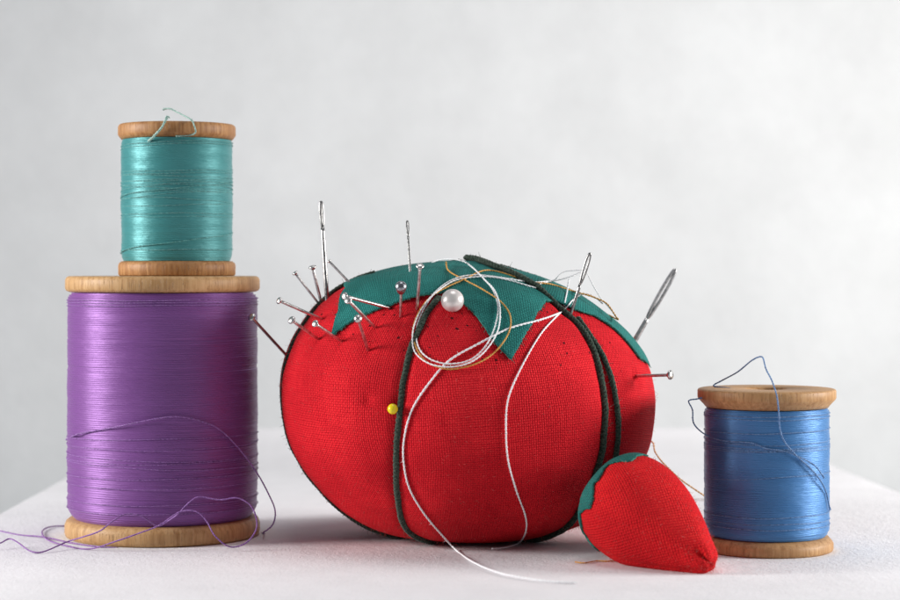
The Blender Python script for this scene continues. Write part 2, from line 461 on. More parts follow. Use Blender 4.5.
# ------------------------------------------------------------------ tomato pincushion body
TD = 39.7; TY = TD-40
rows_ = [(262.5,465,465),(263.2,440,488),(266,412,503),(271,385,520),(279,352,545),(290,331,570),(301,317,588),(313,306,605),(326,297,621),(341,288,635),(360,280.5,648),(380,277,654.5),
         (402,277.5,656.5),(430,282,653.5),(450,288.5,649),(470,298,641),(490,311,630),(508,325,616),(524,343,598),(536,364,577),(544,390,552),(547.6,425,515),(548.2,468,470)]
def r2z(row):
    s = min(1, max(0, (row-400)/148)); row = row-11.2*s*s*(3-2*s)
    return 5.3-(row-HY)*TD/F
ctrl = []
for row, a, b in rows_:
    ctrl.append((r2z(row), ((a+b)/2-CX0)*TD/F, (b-a)/2*TD/F))
NT_ = 10
PR = catmull(ctrl, NT_)              # (z, cx, w)
PR = [(z, c, max(w, 0)) for z, c, w in PR]
# re-parametrise by arc length in (z, w)
arc = [0]
for a, b in zip(PR, PR[1:]): arc.append(arc[-1]+math.hypot(b[0]-a[0], b[2]-a[2]))
ARC = arc[-1]
def prof_at(t):
    """t in cm of arc length from the crown"""
    t = min(max(t, 0), ARC); lo, hi = 0, len(arc)-1
    while hi-lo > 1:
        mid = (lo+hi)//2
        if arc[mid] <= t: lo = mid
        else: hi = mid
    u = (t-arc[lo])/max(1e-9, arc[hi]-arc[lo])
    return tuple(PR[lo][k]+(PR[hi][k]-PR[lo][k])*u for k in range(3))
DEP = .93
dimples = []
cords = []      # list of functions: sorted [(t, phi)]
def cord_phi(c, t):
    if t <= c[0][0]: return c[0][1]
    for (a, pa), (b, pb) in zip(c, c[1:]):
        if t <= b: return pa+(pb-pa)*(t-a)/max(1e-9, b-a)
    return c[-1][1]
def angd(a, b): return (a-b+PI) % (2*PI)-PI
def S(phi, t, dent=True, off=0.0):
    z, c, w = prof_at(t)
    k = 0
    if dent:
        fade = min(1, t/.8)*min(1, max(0, (ARC-t)/.6))
        for cd in cords:
            s = abs(angd(phi, cord_phi(cd, t)))*max(w, .3)
            if s < 2.2: k += (.07*math.exp(-(s/.13)**2)+.10*math.exp(-(s/.6)**2)+.03*math.exp(-s/.35)*noise.noise(Vector((t*2.6, s*.8, phi//1))))*fade
        # soft puckers of a stuffed cloth ball
        k += .035*noise.noise(Vector((math.cos(phi)*2.2, math.sin(phi)*2.2, t*.55)))*fade
        q0 = Vector((c+w*math.cos(phi), TY-DEP*w*math.sin(phi), z))
        for dp in dimples:
            dd_ = (q0-dp).length
            if dd_ < .5: k += .05*math.exp(-(dd_/.10)**2)+.03*math.exp(-(dd_/.25)**2)
    ww = max(0, w-k+off)
    p = Vector((c+ww*math.cos(phi), TY-DEP*ww*math.sin(phi), z))
    return p
def Snorm(phi, t):
    e = .03
    a = S(phi+e, t)-S(phi-e, t); b = S(phi, min(ARC, t+e))-S(phi, max(0, t-e))
    n = b.cross(a); 
    if n.length < 1e-9: return Vector((0, 0, 1 if t < ARC/2 else -1))
    n.normalize(); c = Vector((prof_at(t)[1], TY, 2.6))
    if n.dot(S(phi, t)-c) < 0: n = -n
    return n
def grid(NP, NTT, dent):
    V = []
    for j in range(NTT+1):
        for i in range(NP): V.append(S(2*PI*i/NP, ARC*j/NTT, dent))
    Fc = []
    for j in range(NTT):
        for i in range(NP):
            i2 = (i+1) % NP; Fc.append((j*NP+i, (j+1)*NP+i, (j+1)*NP+i2, j*NP+i2))
    return V, Fc
V, Fc = grid(120, 80, False); bvh0 = BVHTree.FromPolygons(V, Fc)
def hit(bvh, px, py):
    d = dirpx(px, py).normalized(); h = bvh.ray_cast(CAM, d)
    if h[0] is not None: return h[0], True
    p = at(px, py, TD); h = bvh.find_nearest(p); return h[0], False
def inv(p):
    # arc length from z, then azimuth
    best = min(range(0, 400), key=lambda k: abs(prof_at(ARC*k/399)[0]-p.z))
    z, c, w = prof_at(ARC*best/399)
    return ARC*best/399, math.atan2(-(p.y-TY)/DEP, p.x-c)
def cord_from_px(path, closed_phi0):
    c = []
    for x, y in path:
        p, ok = hit(bvh0, x, y); t, ph = inv(p); c.append((t, ph))
    c.sort(); return c
cR = cord_from_px([(500,270),(520,278),(540,289),(560,304),(580,321),(597,347),(606,380),(610,415),(607,448),(599,480),(586,508),(566,530)], 0)
cL = cord_from_px([(448,284),(438,298),(424,315),(410,345),(401,380),(395,430),(393,470),(395,505),(402,530)], 0)
cR = [(0, cR[0][1])]+cR+[(ARC, cR[-1][1])]; cL = [(0, cL[0][1]-.1)]+cL+[(ARC, cL[-1][1])]
cS = [(0, PI-.25), (ARC*.25, PI-.15), (ARC*.55, PI-.12), (ARC*.68, PI-.15), (ARC*.8, PI-.28), (ARC, PI-.3)]
cB = [[(0, p), (ARC, p)] for p in (PI*1.33, PI*1.66, -.08)]
cords = [cR, cL, cS]+cB
dimples = [hit(bvh0, *q)[0] for q in ((284,354),(321,319),(318,339),(341,341),(389,308),(375,327),(368,350),(400,317),(417,309),(452,301),(393,407),(637,376),(366,401),(560,314),(571,313))]

ctr = (prof_at(ARC/2)[1], TY, 0.0)
tom = thing('tomato_pincushion', 'large red fabric tomato pincushion with green cloth leaves and dark cords', 'pincushion', ctr)
NP, NTT = 420, 240
V, Fc = grid(NP, NTT, True)
# keep it on the table
zmin = min(p.z for p in V)
for p in V: p.z -= zmin if p.z < 1.2 else zmin*max(0, (2.4-p.z)/1.2)
mb = MB(); mb.add(V, Fc)
cordphis = sorted([cord_phi(c, ARC*.45) % (2*PI) for c in cords])
def gore_uv(phi, t):
    w = prof_at(t)[2]; ph = phi % (2*PI)
    k = 0
    for a in cordphis:
        if ph >= a: k += 1
    a = cordphis[(k-1) % len(cordphis)]; b = cordphis[k % len(cordphis)]
    if b < a: b += 2*PI
    if ph < a: ph += 2*PI
    mid = (a+b)/2
    th = (k % len(cordphis))*1.1
    u, v = (ph-mid)*w, t
    rot = (.10, -.06, .03, .12, -.1, .05)[k % 6]
    return (u*math.cos(rot)-v*math.sin(rot)+k*20, u*math.sin(rot)+v*math.cos(rot))
mb.uv = []
for j in range(NTT):
    for i in range(NP):
        e = 1e-4
        p0, p1 = 2*PI*i/NP, 2*PI*(i+1)/NP
        pm = (p0+p1)/2
        def q(phi, t):
            # evaluate in the gore of the face centre
            return None
        # use the gore of the centre for all four corners
        ph = pm % (2*PI); k = sum(1 for a in cordphis if ph >= a)
        a = cordphis[(k-1) % 6]; b = cordphis[k % 6]
        if b < a: b += 2*PI
        sh = 2*PI if ph < a else 0
        mid = (a+b)/2; rot = (.10, -.06, .03, .12, -.1, .05)[k % 6]; cr, sr = math.cos(rot), math.sin(rot)
        cs = []
        for (pp, t) in ((p0, ARC*j/NTT), (p0, ARC*(j+1)/NTT), (p1, ARC*(j+1)/NTT), (p1, ARC*j/NTT)):
            w = prof_at(t)[2]; u = (pp+sh-mid)*w; cs.append((u*cr-t*sr+k*20, u*sr+t*cr))
        mb.uv.append(cs)
body = mb.build('cushion_body', M['red'], tom)
bvhB = BVHTree.FromPolygons(V, Fc)

# ---- leaf crown: a star of cloth round the top, edge given as (phi -> arc length)
edge_px = [(347,290),(340,312),(333,337),(345,328),(360,318),(378,310),(400,303),(425,297),(448,293),(462,303),(476,318),(492,342),(510,361),(519,346),(527,332),(536,314),(545,303),(553,303),(562,306),(574,311),(593,317),(612,329),(626,343),(638,359),(647,365)]
epts = []
for x, y in edge_px:
    p, ok = hit(bvhB, x, y); t, ph = inv(p); epts.append((ph % (2*PI), t))
for e in epts: pass
front = sorted(epts)
phmin, phmax = front[0][0], front[-1][0]
tipt = max(t for p, t in front)
# hidden back lobes
back = []
span = 2*PI-(phmax-phmin)
for k, f in enumerate((.0, .12, .2, .34, .46, .58, .70, .84, 1.0)):
    if k in (0, 8): continue
    back.append((phmax+span*f, (2.1, .95)[k % 2 == 0] if True else 0))
allp = front+back
allp = [(p-2*PI, t) for p, t in allp[-3:]]+allp+[(p+2*PI, t) for p, t in allp[:3]]
allp.sort()
def edge_t(phi):
    for off in (0, 2*PI, -2*PI):
        q = phi+off
        for (a, ta), (b, tb) in zip(allp, allp[1:]):
            if a <= q <= b and b > a: return ta+(tb-ta)*(q-a)/(b-a)
    return 1.0
NPl, NTl = 900, 46
Vl = []; UVl = []
rl = random.Random(4)
def leaf_p(phi, f, te, th):
    t = te*f
    n = Snorm(phi, t) if t > .05 else Vector((0, 0, 1))
    p = S(phi, t)
    curl = .035*max(0, f-.75)/.25*(.5+noise.noise(Vector((phi*3, 0, 1))))
    off = .022+.030*max(0, noise.noise(Vector((p.x*1.3, p.y*1.3, 2))))+curl+th
    return p+n*off
for i in range(NPl):
    phi = 2*PI*i/NPl; te = edge_t(phi)+rl.uniform(-.014, .014)+.015*noise.noise(Vector((phi*25, 0, 0)))
    for j in range(NTl+1): Vl.append(leaf_p(phi, j/NTl, te, .018)); UVl.append((phi, te*j/NTl))
    Vl.append(leaf_p(phi, 1, te, -.012)); UVl.append((phi, te))
    Vl.append(leaf_p(phi, .985, te, -.03)); UVl.append((phi, te))
n = NTl+3; Fl = []; mbL = MB(); uvl = []; mil = []
for i in range(NPl):
    i2 = (i+1) % NPl
    for j in range(n-1):
        Fl.append((i*n+j, i*n+j+1, i2*n+j+1, i2*n+j)); mil.append(1 if j >= NTl else 0)
        cs = []
        for (ii, jj) in ((i, j), (i, j+1), (i2, j+1), (i2, j)):
            p = Vl[ii*n+jj]; ph, t = UVl[ii*n+jj]
            # flat cloth cut: polar unrolled
            cs.append((t*math.cos(ph)*1.0, t*math.sin(ph)*1.0))
        uvl.append(cs)
mbL.add(Vl, Fl); mbL.mi = mil; mbL.uv = uvl
leaf = mbL.build('leaf_crown', [M['leaf'], M['leaf_edge']], tom)
# frayed threads on the leaf edge
mf = MB()
for _ in range(260):
    phi = rl.uniform(phmin, phmax); te = edge_t(phi); p = leaf_p(phi, .995, te, 0)
    q = leaf_p(phi+rl.uniform(-.02, .02), 1+rl.uniform(.004, .022), te, rl.uniform(0, .03))
    tube(mf, [p, (p+q)/2+Vector((0, 0, rl.uniform(-.006, .006))), q], .0045, 4, False)
fe = mf.build('frayed_edge', M['leaf_edge'], leaf); fe['kind'] = 'stuff'
Vall = list(V)+list(Vl); Fall = list(Fc)+[tuple(i+len(V) for i in f) for f in Fl]
bvhA = BVHTree.FromPolygons(Vall, Fall)

# ---- cords
def cord_path(c, t0, t1, off, bump=None):
    pts = []; n = 120
    for k in range(n+1):
        t = t0+(t1-t0)*k/n; ph = cord_phi(c, t); o = off
        if bump: o += bump(t)
        pts.append(S(ph, t)+Snorm(ph, t)*o)
    # smooth
    for _ in range(6): pts = [pts[0]]+[(a+b*2+c_)/4 for a, b, c_ in zip(pts, pts[1:], pts[2:])]+[pts[-1]]
    for p in pts: p.z = max(p.z, .05)
    return pts
tR = cR[2][0]
m = MB(); rope(m, cord_path(cR, .02, ARC*.93, .05, lambda t: .05 if t < 2.6 else 0), .064, 3, .24, .03, 7, .05, 30); m.build('cord', M['cord'], tom)
m = MB(); rope(m, cord_path(cL, cL[2][0], ARC*.93, .03), .062, 3, .24, .03, 7, .05, 30); m.build('cord', M['cord'], tom)
m = MB(); rope(m, cord_path(cS, 1.7, ARC*.93, .06), .042, 3, .24, .03, 7, .05, 25); m.build('cord', M['cord'], tom)
for c in cB:
    m = MB(); rope(m, cord_path(c, .3, ARC*.93, .03), .055, 3, .24, .05, 6, .05); m.build('cord', M['cord'], tom)

# lint on the cloth
def lint(parent, pts_n, name, mat, L0=.03, L1=.10, r=.0022):
    m = MB()
    for p, n_ in pts_n:
        d = (n_*random.uniform(.15, 1)+Vector((random.gauss(0, .7), random.gauss(0, .7), random.gauss(0, .7)))).normalized()
        L = random.uniform(L0, L1); k = n_*L*.2+Vector((random.gauss(0, .3), random.gauss(0, .3), random.gauss(0, .3)))*L
        tube(m, [p, p+d*L*.5+k*.3, p+d*L+k*.2], r, 3, False)
    o = m.build(name, mat, parent); o['kind'] = 'stuff'; return o
pn = []
for _ in range(1900):
    ph = random.uniform(-.4, PI+.4); t = random.uniform(.8, ARC*.95)
    if t < edge_t(ph % (2*PI))+.12: continue
    pn.append((S(ph, t), Snorm(ph, t)))
M['lint'] = thread_mat('red_lint', (.55, .03, .03), (.8, .2, .18), .9, .1)
lint(body, pn, 'cloth_fuzz', M['lint'])

# ------------------------------------------------------------------ strawberry
tipP = at(711, 565, 34.8); capP = at(606, 491, 37.0)
ax = (tipP-capP); SL = ax.length; ax.normalize()
nn = ax.cross(Vector((0, 0, 1))).normalized(); bb = nn.cross(ax)
sprof = [(0, 0), (.006, .35), (.03, .62), (.08, .82), (.15, .945), (.25, 1.0), (.37, .985), (.5, .90), (.62, .765), (.73, .62), (.83, .465), (.905, .345), (.955, .26), (.985, .185), (1.0, .08), (.992, 0.0)]
SP = catmull(sprof, 8); sarc = [0]
for a, b in zip(SP, SP[1:]): sarc.append(sarc[-1]+math.hypot((b[0]-a[0])*SL, b[1]-a[1]))
tc = CAM-(capP+ax*SL*.5); PHC = math.atan2(tc.dot(bb), tc.dot(nn))
def Sb(phi, s, off=0):
    s = min(max(s, 0), sarc[-1]); k = 0
    while k < len(sarc)-2 and sarc[k+1] < s: k += 1
    u = (s-sarc[k])/max(1e-9, sarc[k+1]-sarc[k]); h = SP[k][0]+(SP[k+1][0]-SP[k][0])*u; r = SP[k][1]+(SP[k+1][1]-SP[k][1])*u
    f = h
    r *= 1+.03*math.cos(3*phi+1)*(1-f)+.10*math.cos(5*phi)*max(0, f-.86)/.14
    r *= 1+.03*noise.noise(Vector((math.cos(phi)*1.5, math.sin(phi)*1.5, f*3)))
    g_ = angd(phi, PHC+.25)
    r -= .13*math.exp(-(g_/.22)**2-((f-.955)/.035)**2)
    r -= .02*math.exp(-(angd(phi, PHC-1.25)*r/.05)**2)*min(1, 4*(1-f))
    r = max(0, r+off*(1 if r > .03 else 0)) * .965
    return capP+ax*(h*SL+off*(-1 if s < .3 else 0))+(nn*math.cos(phi)+bb*math.sin(phi))*r
NPs, NTs = 200, 130
V = []; Fc = []; uvs = []
for j in range(NTs+1):
    for i in range(NPs): V.append(Sb(2*PI*i/NPs, sarc[-1]*j/NTs))
zm = min(p.z for p in V); zfix = lambda p: p
tc = CAM-(capP+ax*SL*.5); PHC = math.atan2(tc.dot(bb), tc.dot(nn))
seam = 4.0
for j in range(NTs):
    for i in range(NPs):
        i2 = (i+1) % NPs; Fc.append((j*NPs+i, j*NPs+i2, (j+1)*NPs+i2, (j+1)*NPs+i))
        cs = []
        for ii, jj in ((i, j), (i+1, j), (i+1, j+1), (i, j+1)):
            s = sarc[-1]*jj/NTs; ph = (2*PI*(i+.5)/NPs - PHC + PI) % (2*PI) - PI + 2*PI*(ii-i-.5)/NPs
            k_ = 0
            while k_ < len(sarc)-2 and sarc[k_+1] < s: k_ += 1
            rho = sarc[-1]+.35-s; u_, v_ = rho*math.sin(ph*.44), rho*math.cos(ph*.44)
            cs.append((u_*.80-v_*.60+.05*math.sin(v_*2), u_*.60+v_*.80+.05*math.sin(u_*3)))
        uvs.append(cs)
for p in V:
    if p.z < .0: p.z = .0+.0005*random.random()
straw = thing('strawberry_cushion', 'small red fabric strawberry with green cap lying in front of the big tomato', 'pincushion', (capP.x, capP.y, 0))
mb = MB(); mb.add(V, Fc); mb.uv = uvs
sbody = mb.build('cushion_body', M['red_coarse'], straw)
bvhS = BVHTree.FromPolygons(V, Fc)
# cap
rc = random.Random(11); V = []; Fc = []; uvs = []; mi = []; n1 = 320; n2 = 26; E = []
for i in range(n1):
    ph = 2*PI*i/n1
    e = 1.22+.13*math.sin(ph*5+.6)+.06*math.sin(ph*11)+.05*noise.noise(Vector((ph*9, 0, 0)))+rc.uniform(-.012, .012); E.append(e)
    for j in range(n2+1): V.append(Sb(ph, e*j/n2, .035+.025*noise.noise(Vector((ph*2, j*.1, 3)))))
    V.append(Sb(ph, e, .004))
n = n2+2
for i in range(n1):
    i2 = (i+1) % n1
    for j in range(n-1):
        Fc.append((i*n+j, i2*n+j, i2*n+j+1, i*n+j+1)); mi.append(1 if j >= n2 else 0)
        uvs.append([(E[a % n1]*min(b, n2)/n2*math.cos(2*PI*a/n1), E[a % n1]*min(b, n2)/n2*math.sin(2*PI*a/n1)) for a, b in ((i, j), (i2, j), (i2, j+1), (i, j+1))])
mb = MB(); mb.add(V, Fc); mb.mi = mi; mb.uv = uvs
mb.build('leaf_cap', [M['cap'], M['leaf_edge']], straw)
bvhC = BVHTree.FromPolygons(V, Fc)
pn = []
for _ in range(900):
    ph = random.uniform(0, 2*PI); s = random.uniform(1.0, sarc[-1]-.05); p = Sb(ph, s); pn.append((p, (p-(capP+ax*(p-capP).dot(ax))).normalized()))
lint(sbody, pn, 'cloth_fuzz', M['lint'], .02, .08)

# ------------------------------------------------------------------ threads over surfaces
def surf_path(px_path, lift=.035, bvhs=None, smooth=10, n=10, floor=True):
    """px_path entries: (x, y) on the surface, (x, y, d) free at distance d"""
    pts2 = [(p[0], p[1]) for p in px_path]; dense = catmull(pts2, n)
    ds = []; hard = []
    for k, (x, y) in enumerate(dense):
        i = k//n; fr = (k % n)/n
        a = px_path[i]; b = px_path[min(i+1, len(px_path)-1)]
        da = a[2] if len(a) > 2 else None; db = b[2] if len(b) > 2 else None
        d = dirpx(x, y); best = None
        for bv in (bvhs or [bvhA]):
            h = bv.ray_cast(CAM, d.normalized())
            if h[0] is not None:
                dd = h[0].y+40
                if best is None or dd < best: best = dd
        miss = best is None
        if miss:
            h = (bvhs or [bvhA])[0].find_nearest(at(x, y, TD-1)); best = h[0].y+40
        s = best-lift
        if da is not None or db is not None:
            if da is None: da = s
            if db is None: db = s
            s2 = da+(db-da)*fr
            s = s2 if miss or (len(a) > 2 and len(b) > 2) else min(s2, s)
        ds.append(s); hard.append(None if (miss or len(a) > 2) else best-lift*.8)
    sm = ds[:]
    for _ in range(smooth):
        sm = [sm[0]]+[(a+2*b+c)/4 for a, b, c in zip(sm, sm[1:], sm[2:])]+[sm[-1]]
        sm = [min(v, h) if h is not None else v for v, h in zip(sm, hard)]
    out = [at(x, y, d) for (x, y), d in zip(dense, sm)]
    if floor:
        out = [p if p.z > .02 else at_floor(p) for p in out]
    return out
def at_floor(p):
    # slide the point along its sight line up to the table
    d = (p-CAM); k = (.03-5.3)/d.z; return CAM+d*k

# white thread
m = MB()
W1 = [(560,313),(540,320),(510,328),(480,343),(450,360),(430,382),(412,410),(404,440),(404,465),(410,490),(425,515),(440,533)]
p1 = surf_path(W1); 
gr = [ground(x, y, .03) for x, y in ((455,549),(475,563),(500,573),(530,579),(555,582),(577,583))]
rope(m, catmull([tuple(p) for p in p1[::4]]+[tuple(q) for q in gr], 6), .021, 2, .17, .02, 6, .02, 5)
W2 = [(558,315),(540,335),(520,370),(508,400),(506,430),(508,460),(516,490),(525,515),(526,530),(520,542),(508,547),(492,549)]
rope(m, surf_path(W2), .0185, 2, .17, .02, 6, .02, 5)
L1 = [(584,271,38.9),(572,276,38.8),(558,280,38.8),(540,282),(528,282),(510,279),(490,276),(475,275),(460,277),(445,284),(432,296),(421,315),(416,333),(420,350),(432,360),(450,364),(470,360),(485,347),(495,327),(498,307),(493,290),(482,277),(472,267),(462,261,38.6),(450,259,39),(436,261,39.2),(424,268,39.5)]
rope(m, surf_path(L1, .05), .0165, 2, .16, .02, 6, .05, 12)
L2 = [(536,288),(524,284.5),(510,280.5),(492,277),(474,277),(456,280),(442,288),(428,300),(417,318),(412.5,335),(415,352),(429,363.5),(450,367),(471,362),(487,349),(498,330),(500,309),(495,291),(484,279),(477,272)]
rope(m, surf_path(L2, .085), .015, 2, .16, .02, 6, .05, 12)
rope(m, surf_path([(583,270,38.85),(567,271,38.8),(560,274,38.8),(554,280,38.9),(540,284)], .03), .013, 2, .1, .02, 5, .05)
rope(m, surf_path([(569,279,38.8),(567,292,38.7),(564,306)], .03), .018, 2, .13, .02, 5, .05)
rope(m, surf_path([(558,315),(567,307),(573,300),(583,294),(593,296),(603,304)], .04), .016, 2, .13, .02, 5, .05)
rope(m, surf_path([(586,271,38.85),(593,285,38.9),(600,297,39),(606,304,39.1),(612,311)], .03), .012, 2, .1, .02, 5, .05)
wt = m.build('white_thread', M['white_t'], origin=at(455, 320, 37)); tag(wt, 'long white sewing thread looped over the tomato and trailing onto the table', 'thread')
# orange thread
m = MB()
O1 = [(446,262,38.6),(449,271),(465,280),(482,289),(500,301),(510,315),(509,332),(497,350),(482,361),(465,367),(447,369),(427,362),(416,347),(413,330),(420,310),(432,296),(447,287),(465,279),(482,271),(495,271),(515,277),(530,282),(550,284),(570,290),(580,293),(593,297),(606,303),(613,312),(618,320)]
po = surf_path(O1, .06)
ph_t = [S(ph, t)+Snorm(ph, t)*.04 for ph, t in ((-.1, 3.4), (-.35, 4.6), (-.45, 6.0))]
tail = [at(651, 441, 40.3), at(655, 452, 40.2), at(664, 464, 40.1), at(680, 479, 40.0), at(694, 489, 40.0), at(706, 497, 40.0)]
rope(m, catmull([tuple(p) for p in po[::3]]+[tuple(q) for q in ph_t]+[tuple(q) for q in tail], 6), .017, 2, .12, .02, 5, .05, 8)
g = [ground(x, y, .02) for x, y in ((575,562),(585,563),(597,561),(612,561),(640,556))]
rope(m, catmull([tuple(q) for q in g], 6), .014, 2, .12, .02, 5, .05)
ot = m.build('orange_thread', M['orange_t'], origin=at(455, 320, 37)); tag(ot, 'fine orange thread coiled with the white loop on the green leaves', 'thread')
m = MB(); g = [ground(x, y, .02) for x, y in ((660,497),(692,499.5),(706,500),(725,503))]
rope(m, catmull([tuple(q) for q in g], 6), .012, 2, .12, .02, 5, .05)
M['brown_t'] = thread_mat('brown_thread', (.20, .08, .04))
bt = m.build('brown_thread', M['brown_t'], origin=g[1]); tag(bt, 'short straight brown thread on the table between strawberry and blue spool', 'thread')

# strawberry tether over the tomato
m = MB()
tp_ = surf_path([(578,318),(592,338),(604,358),(613,384),(618,415),(618,440),(615,462),(613,476)], .07, [bvhB])
tp_ += [at(611, 483, 37.45), at(607, 487, 37.4)]
rope(m, tp_, .055, 3, .22, .03, 7, .05, 25); m.build('tether_cord', M['cord'], straw)

# loose ends on spools
def path3(m, P, r, fray=False, fuzz=5):
    rope(m, catmull([tuple(at(*p)) for p in P], 8), r, 2, .10, .02, 5, .05, fuzz, fray=fray)
def on_cyl(px, py, cx, cy, R):
    d = dirpx(px, py); ox, oy = CAM.x-cx, CAM.y-cy
    a = d.x**2+d.y**2; b = 2*(ox*d.x+oy*d.y); c = ox*ox+oy*oy-R*R; D = b*b-4*a*c
    if D < 0: return (px, py, cy+40)
    return (px, py, (-b-math.sqrt(D))/(2*a))
cylP = lambda x, y, o=.035: on_cyl(x, y, PX, 0, 1.90+o)
m = MB()
A = [(69.5,441,41.0), (67.2,440,40.4), (66.6,439,39.9), cylP(74,435.6,.04), cylP(83,433), cylP(117,427), cylP(150,420), cylP(177,417), cylP(200,421), cylP(220,430,.05), cylP(240,450,.08), (257,473,39.0), (268,493,38.9), (275,510,38.9), (273,524,39.1), (264,532,39.3), (258,533,40.5), (200,527,42.1), (120,525,42.2), (68,526,41.3)]
Bp = [(50,527,41.0), (42,532,40.2), (48,540,39.0), (67,546,38.2), (90,549,37.8), (117,541,37.6), (140,533,37.6), (160,525,37.65), (180,512,37.7), (197,512,37.7), (207,522,37.7), (215,536,37.6), (230,547,37.6), (246,543,37.7), (256,530,37.8), (256,517,37.8), (250,505,37.8), (237,498,37.8), (220,500,37.8), (200,497,37.8), (190,502,37.75), (178,514,37.75), (168,521,37.9), (157,526,37.95), (143,517,37.85), (127,514,37.8), (113,521,37.7), (100,531,37.7), (83,537,37.8), (67,542,38.0), (43,552,37.4), (30,551,37.4), (17,542,37.9), (9,539,38.2), (-2,544,37.9), (-30,550,37.6)]
path3(m, A+Bp, .0165)
path3(m, [(-30,524,41.4),(0,531,40.5),(20,535,39.9),(43,537,39.5),(67,542,38.8),(84,545,38.4),(100,547,38.15),(118,548,38.15)], .0165)
m.build('loose_thread', M['purple_t'], sp1)
cylB = lambda x, y, o=.03: on_cyl(x, y, BX, BY, 1.17+o)
m = MB()
path3(m, [(745,391,37.9),(728,388,38.1),(713.5,386,38.3),(722,380.5,38.2),(737.5,372,37.8),(751,361,37.4),(758.6,357,37.1),(763,358,36.9),(766,369,36.6),(772,381,36.5),(777,397,36.45),(779,416,36.5),(780,429,36.6),cylB(784,441,.05),cylB(793,452,.05),cylB(801,460,.05),cylB(811,469,.06),cylB(820,480,.08),(826,492,37.2),(830,510,37.4)], .0165, True)
m.build('loose_thread', M['blue_t'], sp3); m = MB()
path3(m, [(706,397,37.6),(697,399,37.6),(688.6,401,37.6),(692.5,410,37.6),(694,424,37.5),cylB(706,435),cylB(724,441),cylB(751,443),cylB(766,448.5),cylB(783.5,451),cylB(797,456,.05),cylB(809,462,.06),cylB(817,468,.08),cylB(824,478,.1)], .0155, True)
m.build('loose_thread', M['blue_t'], sp3)
cylG = lambda x, y, o=.02: on_cyl(x, y, GX, 0, 1.105+o)
m = MB()
path3(m, [cylG(148,141), (152,138,38.88), (155,135,38.82), (162,127,38.75), (165,121,38.72), (168,116.5,38.8)], .026, True, 20)
m.build('loose_thread', M['teal_pale'], sp2); m = MB()
path3(m, [cylG(176,136), cylG(190,135), (195,133,38.85), (195.5,130,38.78), (194,125,38.78), (191.7,120,38.9), (185,116,39.1), (177,112,39.3), (170,108.5,39.4), (163,109,39.5)], .018, True, 14)
m.build('loose_thread', M['teal_pale'], sp2)

# ------------------------------------------------------------------ pins and needles
def pin(name, label, cat, head, entry, kind, r=.026, hr=.055, dd=None, group=None):
    p, ok = hit(bvhA, *entry)
    h = bvhA.find_nearest(p); n = h[1]
    if n.dot(p-Vector((ctr[0], TY, 2.8))) < 0: n = -n
    d0 = p.y+40
    if dd is None:
        q = at(head[0], head[1], d0); lp = math.hypot(q.x-p.x, q.z-p.z)
        k = n.y/max(.35, math.hypot(n.x, n.z)); dd = max(-.8, min(.6, lp*k*.7))
    H = at(head[0], head[1], d0+dd); ax_ = (H-p).normalized()
    root = thing(name, label, cat, p, group)
    m = MB(); a = p-ax_*.35
    tube(m, resample([a, H], .1), r, 14); m.build('shaft', M['metal'], root)
    m = MB()
    if kind == 'disc':
        prof = [(0, .030), (.55, .028), (.85, .018), (1, .0), (.95, -.016), (.6, -.03), (.42, -.055), (0, -.06)]
        nx = ax_.orthogonal().normalized(); by = ax_.cross(nx); V = []; Fc = []; sg = 24
        for (a_, z_) in prof:
            for k in range(sg):
                t_ = 2*PI*k/sg; V.append(H+ax_*(z_*hr/.075)+(nx*math.cos(t_)+by*math.sin(t_))*max(1e-4, a_*hr))
        for i in range(len(prof)-1):
            for k in range(sg):
                k2 = (k+1) % sg; Fc.append((i*sg+k, (i+1)*sg+k, (i+1)*sg+k2, i*sg+k2))
        m.add(V, Fc); m.build('head', M['metal'], root)
    elif kind == 'drop':
        def pf(h_, rr):
            if h_ < 0: return h_*1.55, rr*(1+h_/hr*.25)
            return h_, rr
        sphere(m, H, hr, 28, 18, ax_, pf); m.build('head', M['ball'], root)
    elif kind == 'ball':
        sphere(m, H, hr, 28, 18, ax_); m.build('head', M['metal'], root)
    return root
G = 'flat-headed steel pins'
for head, entry, kind, r, hr, lab in (
    ((251.5,317),(284,354),'disc',.030,.075,'steel pin jutting from the left edge of the tomato toward the purple spool'),
    ((279,300.5),(321,319),'disc',.030,.065,'steel pin leaning far left, second up the left edge of the tomato'),
    ((295,273),(319,304),'disc',.024,.055,'thin steel pin slanting left above the tomato edge, below the tall needle'),
    ((312.5,267),(321,302),'disc',.030,.072,'nearly upright steel pin just left of the tall needle'),
    ((291.5,320),(318,339),'disc',.030,.072,'short steel pin with shiny white-lit head low on the left shoulder of the tomato'),
    ((315,323.5),(341,341),'disc',.028,.065,'short steel pin just below the pointed tip of the left leaf'),
    ((329,261),(349,282),'disc',.024,.040,'dark thin pin rising behind the left end of the green leaf'),
    ((344.5,296),(389,308),'disc',.030,.066,'steel pin lying almost flat across the left green leaf'),
    ((348,300),(375,327.5),'disc',.030,.072,'steel pin slanting down from the leaf into the red cloth, its head touching another'),
    ((358,319),(368,350),'ball',.028,.070,'steel pin with small round head in the red cloth below the left leaf'),
    ((401,287),(400.5,316.5),'drop',.026,.100,'pin with grey teardrop ball head in front of the green leaf'),
    ((420,266),(417,309),'disc',.030,.070,'upright steel pin between the grey ball pin and the pearl'),
    ((670.5,375),(637,376),'disc',.030,.085,'steel pin sticking out level from the right side of the tomato')):
    pin('pin', lab, 'pin', head, entry, kind, r, hr*1.1, group='pins stuck in the tomato', dd=-.95 if head[0] < 255 else None)
